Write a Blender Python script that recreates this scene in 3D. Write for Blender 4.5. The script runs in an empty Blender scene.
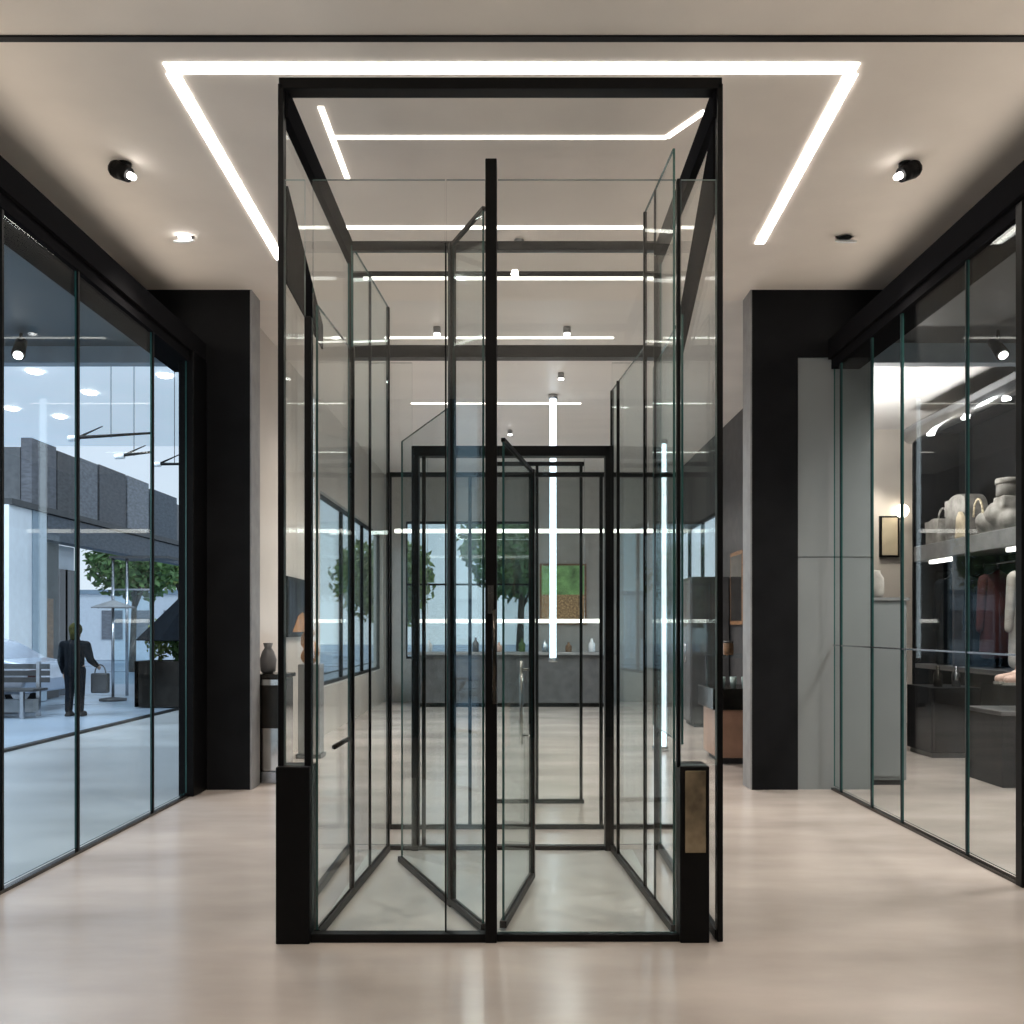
import bpy, bmesh, math, random
from mathutils import Vector, Matrix
random.seed(7)
PI = math.pi
S = bpy.context.scene
COL = S.collection
H, F, VX, VY = 1.55, 950.0, 515.0, 628.0      # eye height, focal length in pixels, vanishing point
def X(px, d): return (px - VX) * d / F
def Z(py, d): return H + (VY - py) * d / F
def D(py): return H * F / (py - VY)            # depth of a floor point

# ------------------------------------------------------------------ materials
def new_mat(name):
    m = bpy.data.materials.new(name); m.use_nodes = True
    nt = m.node_tree; nt.nodes.clear()
    out = nt.nodes.new('ShaderNodeOutputMaterial')
    return m, nt, out
def mat(name, col, rough=.5, metal=0., noise=.08, scale=6., spec=.5, bump=0., emit=None, es=0., stretch=(1, 1, 1), rvar=0., detail=4.):
    m, nt, out = new_mat(name)
    b = nt.nodes.new('ShaderNodeBsdfPrincipled')
    nt.links.new(b.outputs[0], out.inputs[0])
    b.inputs['Roughness'].default_value = rough
    b.inputs['Metallic'].default_value = metal
    b.inputs['Specular IOR Level'].default_value = spec
    tc = nt.nodes.new('ShaderNodeTexCoord')
    mp = nt.nodes.new('ShaderNodeMapping'); mp.inputs['Scale'].default_value = stretch
    nt.links.new(tc.outputs['Object'], mp.inputs[0])
    n = nt.nodes.new('ShaderNodeTexNoise'); n.inputs['Scale'].default_value = scale; n.inputs['Detail'].default_value = detail
    nt.links.new(mp.outputs[0], n.inputs['Vector'])
    cr = nt.nodes.new('ShaderNodeValToRGB')
    lo = [max(0, c * (1 - noise * 1.6)) for c in col]; hi = [min(1, c * (1 + noise * 1.6)) for c in col]
    cr.color_ramp.elements[0].position = .3; cr.color_ramp.elements[1].position = .7
    cr.color_ramp.elements[0].color = (*lo, 1); cr.color_ramp.elements[1].color = (*hi, 1)
    nt.links.new(n.outputs['Fac'], cr.inputs[0])
    nt.links.new(cr.outputs[0], b.inputs['Base Color'])
    if rvar:
        mr = nt.nodes.new('ShaderNodeMapRange')
        mr.inputs['To Min'].default_value = rough - rvar; mr.inputs['To Max'].default_value = rough + rvar
        nt.links.new(n.outputs['Fac'], mr.inputs['Value']); nt.links.new(mr.outputs[0], b.inputs['Roughness'])
    if bump:
        bp = nt.nodes.new('ShaderNodeBump'); bp.inputs['Strength'].default_value = bump; bp.inputs['Distance'].default_value = .01
        nt.links.new(n.outputs['Fac'], bp.inputs['Height']); nt.links.new(bp.outputs[0], b.inputs['Normal'])
    if emit:
        b.inputs['Emission Color'].default_value = (*emit, 1); b.inputs['Emission Strength'].default_value = es
    return m
def glass(name, tint, f0=.045, rough=0.0, fmax=1.0, gc=(.95, .98, .98)):
    """thin architectural glass: tinted see-through plus a mirror part that grows towards grazing angles"""
    m, nt, out = new_mat(name)
    tr = nt.nodes.new('ShaderNodeBsdfTransparent'); tr.inputs[0].default_value = (*tint, 1)
    gl = nt.nodes.new('ShaderNodeBsdfGlossy'); gl.inputs['Roughness'].default_value = rough
    gl.inputs['Color'].default_value = (*gc, 1)
    lw = nt.nodes.new('ShaderNodeLayerWeight'); lw.inputs['Blend'].default_value = .5
    pw = nt.nodes.new('ShaderNodeMath'); pw.operation = 'POWER'; pw.inputs[1].default_value = 5.
    nt.links.new(lw.outputs['Facing'], pw.inputs[0])
    ma = nt.nodes.new('ShaderNodeMath'); ma.operation = 'MULTIPLY_ADD'
    ma.inputs[1].default_value = fmax - f0; ma.inputs[2].default_value = f0
    nt.links.new(pw.outputs[0], ma.inputs[0])
    mx = nt.nodes.new('ShaderNodeMixShader')
    nt.links.new(ma.outputs[0], mx.inputs[0]); nt.links.new(tr.outputs[0], mx.inputs[1]); nt.links.new(gl.outputs[0], mx.inputs[2])
    nt.links.new(mx.outputs[0], out.inputs[0])
    return m
def emis(name, col, s):
    m, nt, out = new_mat(name)
    e = nt.nodes.new('ShaderNodeEmission'); e.inputs[0].default_value = (*col, 1); e.inputs[1].default_value = s
    nt.links.new(e.outputs[0], out.inputs[0]); return m

M = {}
M['floor'] = mat('polished concrete', (.49, .43, .39), .22, noise=.13, scale=1.1, spec=.5, rvar=.09, stretch=(.55, 1.3, 1), detail=7)
M['tile'] = mat('pale inner floor', (.60, .575, .535), .2, noise=.07, scale=1.6, rvar=.06)
M['pave'] = mat('pavement', (.37, .38, .385), .32, noise=.10, scale=.8, rvar=.1, stretch=(.6, 1.5, 1))
M['street'] = mat('street', (.27, .33, .40), .3, noise=.15, scale=.5, rvar=.1, stretch=(.4, 1.5, 1))
M['ceil'] = mat('ceiling paint', (.85, .785, .715), .75, noise=.02, scale=2)
M['ceil_far'] = mat('far ceiling paint', (.80, .76, .71), .45, noise=.03, scale=1.2, stretch=(.3, 1.5, 1))
M['pale'] = mat('pale glowing outdoor ceiling', (.80, .85, .90), .6, noise=.06, scale=.4, emit=(.72, .81, .90), es=.62)  # own emission added in place of light falling on this ceiling
M['shopceil'] = mat('shop ceiling', (.70, .68, .68), .6, noise=.04, scale=.8)
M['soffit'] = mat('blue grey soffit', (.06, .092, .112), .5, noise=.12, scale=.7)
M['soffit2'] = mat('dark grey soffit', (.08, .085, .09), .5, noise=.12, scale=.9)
M['fascia'] = mat('grey blue fascia', (.30, .38, .45), .5, noise=.06)
M['black'] = mat('black panel', (.011, .0115, .013), .6, noise=.12, scale=3, spec=.07)
_m, _nt, _o = new_mat('matte black'); _d = _nt.nodes.new('ShaderNodeBsdfDiffuse'); _d.inputs[0].default_value = (.012, .012, .0135, 1); _nt.links.new(_d.outputs[0], _o.inputs[0]); M['matte'] = _m
M['frame'] = mat('black metal', (.005, .005, .0055), .42, noise=.1, scale=9, spec=.12)
M['bronze'] = mat('dark bronze', (.045, .040, .034), .25, metal=.9, noise=.15)
M['greywall'] = mat('grey wall', (.24, .262, .27), .42, noise=.04, scale=1.2)
M['warmwall'] = mat('warm white wall', (.72, .66, .60), .7, noise=.03, scale=1.5)
M['passwall'] = mat('pale passage wall', (.56, .52, .47), .35, noise=.04, scale=1.3)
M['charcoal'] = mat('charcoal', (.05, .05, .052), .5, noise=.15)
M['darkgrey'] = mat('dark grey', (.11, .11, .115), .4, noise=.12)
M['midgrey'] = mat('mid grey', (.26, .265, .27), .45, noise=.1)
M['chrome'] = mat('polished steel', (.62, .60, .57), .12, metal=1., noise=.06)
M['steel'] = mat('brushed steel', (.45, .47, .5), .25, metal=1., noise=.06)
M['white'] = mat('white paint', (.80, .83, .86), .5, noise=.03)
M['farwall'] = mat('far wall paint', (.40, .385, .365), .6, noise=.04)
M['copper'] = mat('copper brown', (.42, .25, .175), .4, noise=.08, metal=.25)
M['stone'] = mat('bronze stone', (.22, .18, .12), .2, noise=.35, scale=7, metal=.5)
M['mullion'] = mat('dark teal glass joint', (.02, .04, .045), .2, noise=.1)
M['glass'] = glass('clear glass', (.985, .992, .99), .03, fmax=.4)
M['glass_side'] = glass('side glass', (.98, .99, .988), .03, fmax=.3)
M['glass_leaf'] = glass('leaf glass', (.972, .986, .986), .042, fmax=.40, gc=(.80, .94, .96))
M['glass_left'] = glass('blue window glass', (.90, .945, .965), .02, fmax=.20)
M['glass_right'] = glass('grey window glass', (.92, .94, .94), .02, fmax=.24)
M['glass_far'] = glass('far glass', (.90, .97, .99), .04, fmax=.4)
M['edge'] = mat('glass edge', (.035, .11, .105), .15, noise=.05)
M['edge_l'] = mat('pale glass edge', (.45, .56, .54), .12, noise=.05)
M['led'] = emis('led diffuser', (1., .94, .86), 17.)
M['led_in'] = emis('inner led diffuser', (1., .94, .85), 5.)
M['rail_glint'] = emis('rail reflection glow', (1., .95, .87), 2.2)  # glow for the reflected line under the back rail
M['tube'] = emis('light tube', (.80, .92, 1.), 4.)
M['tube_w'] = emis('warm light tube', (1., .95, .87), 5.)
M['bulb'] = emis('bulb', (1., .95, .9), 14.)
M['glow'] = emis('lamp glow', (1., .86, .70), 7.)
M['screen'] = mat('dark screen', (.010, .018, .034), .5, noise=.5, scale=2, spec=.1)
M['orange'] = mat('orange brown', (.34, .16, .055), .5, noise=.3, scale=5)
M['wood'] = mat('brown wood', (.20, .11, .055), .5, noise=.25, scale=4, stretch=(1, 1, 6))
M['weave'] = mat('woven brown', (.46, .30, .16), .8, noise=.4, scale=26, bump=.3)
M['green'] = mat('leaf green', (.10, .19, .055), .6, noise=.4, scale=5)
M['green2'] = mat('yellow leaf green', (.20, .25, .07), .6, noise=.4, scale=7)
M['greenpic'] = mat('painted green', (.22, .44, .16), .5, noise=.4, scale=4)
M['leather'] = mat('grey leather', (.23, .22, .205), .5, noise=.2, scale=9, bump=.15)
M['leather2'] = mat('pale leather', (.34, .325, .30), .45, noise=.2, scale=8, bump=.12)
M['cream'] = mat('cream cloth', (.66, .56, .40), .7, noise=.08)
M['pink'] = mat('pink leather', (.62, .43, .36), .45, noise=.15, scale=9)
M['red'] = mat('dark red cloth', (.05, .008, .008), .8, noise=.1)
M['clothgrey'] = mat('grey wool', (.17, .165, .165), .9, noise=.2, scale=12)
M['clothpale'] = mat('pale wool', (.50, .47, .43), .9, noise=.12, scale=9)
M['jacket'] = mat('dark navy cloth', (.006, .008, .011), .9, noise=.2, scale=10, spec=.08)
M['trouser'] = mat('dark cloth', (.008, .010, .014), .9, noise=.2, scale=10, spec=.08)
M['cap'] = mat('olive knit', (.036, .034, .011), .95, noise=.3, scale=30, bump=.3, spec=.08)
M['skin'] = mat('skin', (.45, .29, .21), .5, noise=.05)
M['rubber'] = mat('rubber', (.012, .012, .013), .8, noise=.1)
M['car'] = mat('silver car paint', (.55, .60, .70), .2, noise=.04, metal=.5)
M['carglass'] = mat('car glass', (.03, .04, .055), .05, noise=.05)
M['bark'] = mat('bark', (.07, .05, .035), .9, noise=.3, scale=8, bump=.4)
for i, c in enumerate([(.125, .125, .14), (.085, .082, .085), (.20, .205, .225), (.105, .105, .115), (.25, .255, .275), (.10, .115, .135)]):
    M['sign%d' % i] = mat('sign panel %d' % i, c, .6, noise=.18, scale=6, stretch=(1, 1, 3))

# ------------------------------------------------------------------ mesh building
WORLD = {}
class MB:
    def __init__(s): s.v, s.f, s.m, s.sm = [], [], [], []
    def face(s, idx, mi=0, smooth=False): s.f.append(idx); s.m.append(mi); s.sm.append(smooth)
    def hexa(s, p, mi=0, em=None):
        """8 points: bottom 4 (ccw), top 4; em = material of the narrow faces"""
        b = len(s.v); s.v += [tuple(q) for q in p]
        F6 = [(3, 2, 1, 0), (4, 5, 6, 7), (0, 1, 5, 4), (1, 2, 6, 5), (2, 3, 7, 6), (3, 0, 4, 7)]
        if em is None:
            for f in F6: s.face([b + i for i in f], mi)
        else:
            ar = []
            for f in F6:
                q = [Vector(s.v[b + i]) for i in f]
                ar.append((q[1] - q[0]).cross(q[2] - q[0]).length)
            big = sorted(range(6), key=lambda k: -ar[k])[:2]
            for k, f in enumerate(F6): s.face([b + i for i in f], mi if k in big else em)
        return s
    def box(s, x0, x1, y0, y1, z0, z1, mi=0, em=None):
        return s.hexa([(x0, y0, z0), (x1, y0, z0), (x1, y1, z0), (x0, y1, z0), (x0, y0, z1), (x1, y0, z1), (x1, y1, z1), (x0, y1, z1)], mi, em)
    def wallseg(s, a, b, t, z0, z1, mi=0, em=None, z0b=None, z1b=None):
        """upright slab from floor point a to b, thickness t; may have other heights at b"""
        a = Vector((a[0], a[1])); b = Vector((b[0], b[1])); n = (b - a).normalized(); n = Vector((-n.y, n.x)) * t / 2
        z0b = z0 if z0b is None else z0b; z1b = z1 if z1b is None else z1b
        return s.hexa([(*(a - n), z0), (*(b - n), z0b), (*(b + n), z0b), (*(a + n), z0), (*(a - n), z1), (*(b - n), z1b), (*(b + n), z1b), (*(a + n), z1)], mi, em)
    def tube(s, p0, p1, r0, r1=None, n=12, mi=0, caps=True, smooth=True):
        r1 = r0 if r1 is None else r1
        p0, p1 = Vector(p0), Vector(p1); d = (p1 - p0).normalized()
        u = d.cross(Vector((0, 0, 1)));
        if u.length < 1e-3: u = Vector((1, 0, 0))
        u.normalize(); w = d.cross(u); b = len(s.v)
        for p, r in ((p0, r0), (p1, r1)):
            for k in range(n):
                a = 2 * PI * k / n; s.v.append(tuple(p + u * (r * math.cos(a)) + w * (r * math.sin(a))))
        for k in range(n): s.face([b + k, b + (k + 1) % n, b + n + (k + 1) % n, b + n + k], mi, smooth)
        if caps: s.face([b + k for k in range(n)][::-1], mi); s.face([b + n + k for k in range(n)], mi)
        return s
    def path(s, pts, r, n=8, mi=0):
        for a, c in zip(pts, pts[1:]): s.tube(a, c, r, r, n, mi)
        return s
    def lathe(s, c, prof, n=20, mi=0, smooth=True):
        b = len(s.v); cx, cy, cz = c
        for r, z in prof:
            for k in range(n):
                a = 2 * PI * k / n; s.v.append((cx + r * math.cos(a), cy + r * math.sin(a), cz + z))
        for j in range(len(prof) - 1):
            for k in range(n):
                s.face([b + j * n + k, b + j * n + (k + 1) % n, b + (j + 1) * n + (k + 1) % n, b + (j + 1) * n + k], mi, smooth)
        s.face([b + k for k in range(n)][::-1], mi); s.face([b + (len(prof) - 1) * n + k for k in range(n)], mi)
        return s
    def ball(s, c, r, n=14, mi=0, sc=(1, 1, 1)):
        b = len(s.v); c = Vector(c); R = n // 2
        for j in range(R + 1):
            t = PI * j / R
            for k in range(n):
                a = 2 * PI * k / n
                s.v.append((c.x + r * sc[0] * math.sin(t) * math.cos(a), c.y + r * sc[1] * math.sin(t) * math.sin(a), c.z - r * sc[2] * math.cos(t)))
        for j in range(R):
            for k in range(n): s.face([b + j * n + k, b + j * n + (k + 1) % n, b + (j + 1) * n + (k + 1) % n, b + (j + 1) * n + k], mi, True)
        return s
    def capsule(s, p0, r0, p1, r1, n=12, mi=0):
        s.tube(p0, p1, r0, r1, n, mi); s.ball(p0, r0, n, mi); s.ball(p1, r1, n, mi); return s
    def prism(s, poly, axis, a0, a1, mi=0, smooth=False):
        """2-D outline pushed along axis 'x','y' or 'z' from a0 to a1"""
        def mk(p, a): return {'x': (a, p[0], p[1]), 'y': (p[0], a, p[1]), 'z': (p[0], p[1], a)}[axis]
        b = len(s.v); n = len(poly)
        for a in (a0, a1): s.v += [mk(p, a) for p in poly]
        for k in range(n): s.face([b + k, b + (k + 1) % n, b + n + (k + 1) % n, b + n + k], mi, smooth)
        s.face([b + k for k in range(n)][::-1], mi); s.face([b + n + k for k in range(n)], mi)
        return s
    def leaves(s, c, rad, cnt, size, mi=0, sc=(1, 1, 1)):
        for _ in range(cnt):
            d = Vector((random.gauss(0, 1), random.gauss(0, 1), random.gauss(0, 1))).normalized() * (rad * random.random() ** .45)
            p = Vector(c) + Vector((d.x * sc[0], d.y * sc[1], d.z * sc[2]))
            u = Vector((random.gauss(0, 1), random.gauss(0, 1), random.gauss(0, 1))).normalized()
            w = u.orthogonal().normalized(); z = size * random.uniform(.6, 1.3); b = len(s.v)
            s.v += [tuple(p - u * z), tuple(p + w * z * .5), tuple(p + u * z), tuple(p - w * z * .5)]
            s.face([b, b + 1, b + 2, b + 3], mi)
        return s
    def build(s, name, mats, parent=None, bevel=0., seg=2):
        me = bpy.data.meshes.new(name)
        off = WORLD.get(parent.name, Vector()) if parent else Vector()
        me.from_pydata([tuple(Vector(p) - off) for p in s.v], [], s.f)
        for m in (mats if isinstance(mats, (list, tuple)) else [mats]): me.materials.append(M[m] if isinstance(m, str) else m)
        for p, mi, sm in zip(me.polygons, s.m, s.sm): p.material_index = mi; p.use_smooth = sm
        bm = bmesh.new(); bm.from_mesh(me); bmesh.ops.recalc_face_normals(bm, faces=bm.faces); bm.to_mesh(me); bm.free()
        me.update()
        o = bpy.data.objects.new(name, me); COL.objects.link(o)
        if parent: o.parent = parent; WORLD[o.name] = off
        if bevel:
            b = o.modifiers.new('bevel', 'BEVEL'); b.width = bevel; b.segments = seg; b.limit_method = 'ANGLE'
        return o
def tag(o, label, cat=None, group=None, kind=None):
    o['label'] = label
    if cat: o['category'] = cat
    if group: o['group'] = group
    if kind: o['kind'] = kind
    return o
def thing(name, label, cat, loc, group=None):
    o = bpy.data.objects.new(name, None); COL.objects.link(o); o.location = loc; o.empty_display_size = .1
    WORLD[o.name] = Vector(loc); return tag(o, label, cat, group)
def struct(name, mb, m, label, bevel=0., cat='building part'):
    return tag(mb.build(name, m, None, bevel), label, cat, None, 'structure')
def sroot(name, label, loc=(0, 0, 0), cat='window'):
    o = bpy.data.objects.new(name, None); COL.objects.link(o); o.location = loc; WORLD[o.name] = Vector(loc)
    return tag(o, label, cat, None, 'structure')
def copy_tree(o, parent=None):
    c = o.copy(); COL.objects.link(c)
    if parent: c.parent = parent
    for ch in list(o.children): copy_tree(ch, c)
    return c
def remesh(o, vox, it=6):
    r = o.modifiers.new('skin over', 'REMESH'); r.mode = 'VOXEL'; r.voxel_size = vox; r.use_smooth_shade = True
    s = o.modifiers.new('soften', 'SMOOTH'); s.iterations = it; s.factor = .5
    return o

CE = 4.79                                       # ceiling height
XL, XR = -3.01, 3.05                            # the two glass fronts
YB = 9.1                                        # back wall
# ------------------------------------------------------------------ the room
struct('floor', MB().box(-3.06, 7.2, -4, 20.2, -.15, 0), 'floor', 'polished beige concrete floor running through the hall and shop', cat='floor')
struct('ceiling', MB().box(-3.75, 3.8, -4, YB + .3, CE, CE + .15), 'ceil', 'smooth warm grey plaster ceiling over the front hall', cat='ceiling')
struct('ceiling_passage', MB().box(-3.2, 3.45, YB + .3, 20.2, CE, CE + .15), 'ceil_far', 'plaster ceiling of the passage behind the black walls', cat='ceiling')
struct('ceiling_shop', MB().box(3.45, 7.2, YB + .15, 15.8, CE, CE + .15), 'shopceil', 'pale ceiling inside the shop on the right', cat='ceiling')
struct('trim_1', MB().box(-3.7, 3.75, 5.19, 5.235, CE - .012, CE + .01), 'frame', 'thin black line across the ceiling in front of the light frame', cat='trim')
struct('wall_rear', MB().box(-3.75, 3.8, -4.15, -4, 0, CE), 'charcoal', 'plain wall behind the viewer', cat='wall')
struct('wall_left', MB().box(-3.2, -3.0, -4, 3.0, 0, CE), 'greywall', 'plain side wall before the left window', cat='wall')
struct('wall_right', MB().box(3.04, 3.24, -4, 3.0, 0, CE), 'greywall', 'plain side wall before the right window', cat='wall')
struct('wall_bulkhead_left', MB().box(-3.85, -3.75, -4, YB + .3, 4.42, CE + .15), 'ceil', 'upright ceiling edge above the left window beam', cat='wall')
struct('wall_bulkhead_right', MB().box(3.80, 3.90, -4, YB + .3, 4.42, CE + .15), 'ceil', 'upright ceiling edge above the right window beam', cat='wall')
# back wall pieces
struct('wall_back_left', MB().box(-3.08, X(250, YB), YB, YB + .3, 0, CE).box(-3.34, -3.08, YB, YB + .3, 4.1, CE).box(-3.85, -3.34, YB, YB + .3, 4.43, CE), 'black', 'black wall pier left of the glass box', cat='wall')
m = MB().box(X(752, YB), X(798, YB), YB, YB + .3, 0, CE).box(X(798, YB), 3.38, YB, YB + .3, Z(357, YB), CE).box(3.38, 3.85, YB, YB + .3, 4.43, CE)
struct('wall_back_right', m, 'black', 'black wall pier right of the glass box with black band above', cat='wall')
m = MB().box(X(798, YB), X(873, YB), YB + .02, YB + .14, 0, Z(557, YB) - .006).box(X(798, YB), X(873, YB), YB + .02, YB + .14, Z(557, YB) + .006, Z(357, YB)).box(X(798, YB), X(873, YB), YB + .03, YB + .12, Z(557, YB) - .006, Z(557, YB) + .006)
struct('wall_back_grey', m, 'greywall', 'grey wall panel beside the black pier at the end of the right window', cat='wall')
for nm, x0, x1, lb in (('baseboard_left', X(250, YB), X(250, YB) + .015, 'steel edge strip on the left black pier'), ('baseboard_right', X(752, YB) - .015, X(752, YB), 'grey edge strip on the right black pier')):
    struct(nm, MB().box(x0, x1, YB, YB + .3, 0, CE), 'midgrey', lb, cat='trim')
struct('wall_passage_left', MB().box(-2.95, -2.75, YB + .3, 13.4, 0, CE).box(-2.95, -2.75, 19.8, 20.2, 0, CE).box(-2.95, -2.75, 13.4, 19.8, 0, .7).box(-2.95, -2.75, 13.4, 19.8, 3.5, CE), 'passwall', 'pale wall along the left of the passage', cat='wall')
struct('wall_passage_right', MB().box(3.36, 3.43, YB + .14, 15.9, 0, CE).box(3.36, 3.43, 19.8, 20.2, 0, CE).box(3.36, 3.43, 15.9, 19.8, 0, .7).box(3.36, 3.43, 15.9, 19.8, 3.5, CE), 'charcoal', 'dark wall along the right of the passage', cat='wall')
struct('wall_shop_back', MB().box(3.43, 7.2, 15.5, 15.7, 0, CE), 'warmwall', 'warm white back wall of the right shop', cat='wall')
struct('wall_shop_side', MB().box(7.0, 7.2, 4, 15.7, 0, CE), 'charcoal', 'dark far side wall of the right shop', cat='wall')
struct('wall_shop_front', MB().box(3.24, 7.2, 2.8, 3.0, 0, 4.3), 'charcoal', 'near wall of the right shop', cat='wall')
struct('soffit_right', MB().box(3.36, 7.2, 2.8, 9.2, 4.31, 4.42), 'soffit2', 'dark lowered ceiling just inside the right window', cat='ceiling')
struct('trim_shop_fascia', MB().box(3.43, 7.2, 9.2, 9.34, 4.12, CE), 'fascia', 'pale drop edge of the lowered shop ceiling', cat='trim')
# far wall with a window opening
fz0, fz1, fx0, fx1 = .9, 3.8, -2.3, .40
m = MB().box(-2.95, fx0, 20, 20.2, 0, CE).box(fx1, 3.43, 20, 20.2, 0, CE).box(fx0, fx1, 20, 20.2, fz1, CE).box(fx0, fx1, 20, 20.2, 0, fz0)
struct('wall_far', m, 'farwall', 'far end wall of the passage around the bright window', cat='wall')
w = sroot('window_3', 'bright bluish window in the far end wall of the passage', (0, 20.1, 0))
MB().box(fx0, fx1, 20.08, 20.1, fz0, fz1, 0, 1).build('glass', ['glass_far', 'edge'], w)
m = MB()
for k in range(4):
    xx = fx0 + (fx1 - fx0) * k / 3; m.box(xx - .025, xx + .025, 20.05, 20.13, fz0, fz1)
m.box(fx0, fx1, 20.05, 20.13, fz0, fz0 + .05).box(fx0, fx1, 20.05, 20.13, fz1 - .05, fz1).box(fx0, fx1, 20.06, 20.12, 2.45, 2.49)
m.build('window_frame', 'frame', w)

for nm, lab, xw, y0, y1 in (('window_4', 'bright street window along the left of the passage', -2.85, 13.4, 19.8), ('window_5', 'bright window along the right of the passage', 3.4, 15.9, 19.8)):
    w = sroot(nm, lab, (xw, y0, 0))
    MB().box(xw - .01, xw + .01, y0, y1, .7, 3.5, 0, 1).build('glass', ['glass_far', 'edge'], w)
    m = MB().box(xw - .03, xw + .03, y0, y1, .7, .75).box(xw - .03, xw + .03, y0, y1, 3.45, 3.5)
    for k in range(4):
        yy = y0 + .03 + (y1 - y0 - .06) * k / 3; m.box(xw - .03, xw + .03, yy - .03, yy + .03, .75, 3.45)
    m.build('window_frame', 'frame', w)
# window fronts left and right
def front(name, label, xw, joints, glassm, ztop, zbeam, sgn, rail=None, mw=.011, mm='frame'):
    w = sroot(name, label, (xw, joints[0], 0))
    y0, y1 = joints[0], joints[-1]
    xo = xw + sgn * .012
    for a, c in zip(joints, joints[1:]):
        MB().box(min(xw, xo), max(xw, xo), a + .012, c - .012, .04, ztop + .02, 0, 1).build('glass', [glassm, 'edge'], w)
    for yy in joints[1:-1]:
        MB().box(xw - .010, xw + .014, yy - mw, yy + mw, .02, ztop + .02).build('mullion', mm, w)
    MB().box(xw - .022, xw + .022, y0, y1, 0, .022).build('floor_track', 'bronze', w)
    a, c = sorted((xw - sgn * .05, xw + sgn * .30))
    MB().box(a, c, y0 - .2, YB, ztop + .09, zbeam).build('beam', 'matte', w)
    a, c = sorted((xw - sgn * .02, xw + sgn * .25))
    MB().box(a, c, y0 - .2, YB, ztop, ztop + .09).build('head_rail', 'matte', w)
    if rail:
        MB().box(xw - .006, xw + .02, y0, y1, rail - .006, rail + .006).build('rail', 'steel', w)
    return w
wl = front('window_1', 'large blue tinted glass front on the left with black beam', XL, [3.0, 5.56, 6.53, 7.88, 8.72], 'glass_left', 4.0, 4.27, -1)
MB().box(XL - .08, XL + .06, 8.72, YB, 0, 4.1).build('end_post', 'frame', wl, .008)
wr = front('window_2', 'large grey tinted glass front on the right with black beam', XR, [3.0, 5.68, 6.41, 7.49, 8.12, 8.89, YB], 'glass_right', 4.03, 4.31, 1, 1.385, .006, 'mullion')
MB().box(XR - .03, XR + .05, 5.66, 5.735, 0, 4.1).build('end_post', 'frame', wr, .006)

# ------------------------------------------------------------------ the glass box
YF, YK = 4.72, 6.63
gx0, gx1 = X(282, YF), X(719, YF)
gv = thing('glass_vestibule', 'tall black-framed glass box with open glass doors in the middle of the hall', 'glass box', (0, YF, 0))
ZT = 4.24
fr = lambda mb, nm='post', bv=.004: mb.build(nm, 'frame', gv, bv)
fr(MB().box(gx0 - .01, gx1 + .01, YF - .03, YF + .06, ZT - .025, ZT + .03), 'header')
fr(MB().box(gx0, gx1, YK - .03, YK + .03, ZT - .06, ZT), 'back_header')
MB().box(gx0 - .012, gx0 + .03, YF, YK, ZT - .15, ZT).build('side_rail', 'matte', gv, .004)
MB().box(gx1 - .03, gx1 + .012, YF, YK, ZT - .15, ZT).build('side_rail', 'matte', gv, .004)
# corner posts
fr(MB().box(gx0 - .014, gx0 + .014, YF - .03, YF + .03, 0, ZT))
fr(MB().box(gx1 - .014, gx1 + .014, YF - .03, YF + .03, 0, ZT))
fr(MB().box(gx0, gx0 + .03, YK - .015, YK + .015, 0, ZT))
fr(MB().box(gx1 - .03, gx1, YK - .015, YK + .015, 0, ZT))
# centre post with lock and pulls
cp = fr(MB().box(X(485.5, YF), X(497, YF), YF - .05, YF + .06, 0, Z(163, YF)), 'centre_post')
MB().tube((X(491, YF), YF - .05, 1.735), (X(491, YF), YF - .09, 1.735), .014, n=12).box(X(488, YF), X(494, YF), YF - .06, YF - .05, 1.62, 1.76).build('lock', 'chrome', cp)
m = MB().tube((X(494.5, YF), YF - .05, 1.60), (X(494.5, YF), YF - .10, 1.60), .008).tube((X(494.5, YF), YF - .05, 1.22), (X(494.5, YF), YF - .10, 1.22), .008).tube((X(494.5, YF), YF - .10, 1.64), (X(494.5, YF), YF - .10, 1.18), .010)
m.build('pull_handle', 'bronze', cp)
# left side light: post on a black plinth, right plinth with bronze plate
fr(MB().box(X(305.5, YF), X(312, YF), YF - .03, YF + .03, .86, Z(318, YF)))
MB().box(X(279, YF), X(312.5, YF), YF - .07, YF + .10, 0, Z(765, YF)).build('plinth', 'frame', gv, .006)
rp = MB().box(X(678.5, YF), X(707.5, YF), YF - .05, YF + .14, 0, Z(765, YF)).build('plinth', 'frame', gv, .006)
MB().box(X(683, YF), X(703.5, YF), YF - .062, YF - .05, Z(850, YF), Z(769, YF)).build('plate', 'stone', rp, .003)['label'] = 'dull bronze plate on the plinth'
fr(MB().box(X(676.5, YF), X(680, YF), YF - .02, YF + .02, .86, Z(180, YF)))
# floor rails
fr(MB().box(X(312, YF), X(491, YF), YF - .045, YF + .02, 0, .042), 'floor_rail')
fr(MB().box(X(497, YF), X(680, YF), YF - .03, YF + .02, 0, .036), 'floor_rail')
MB().box(X(312, YF), X(680, YF), YF + .02, YK, 0, .006).build('floor_plate', 'tile', gv)
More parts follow.
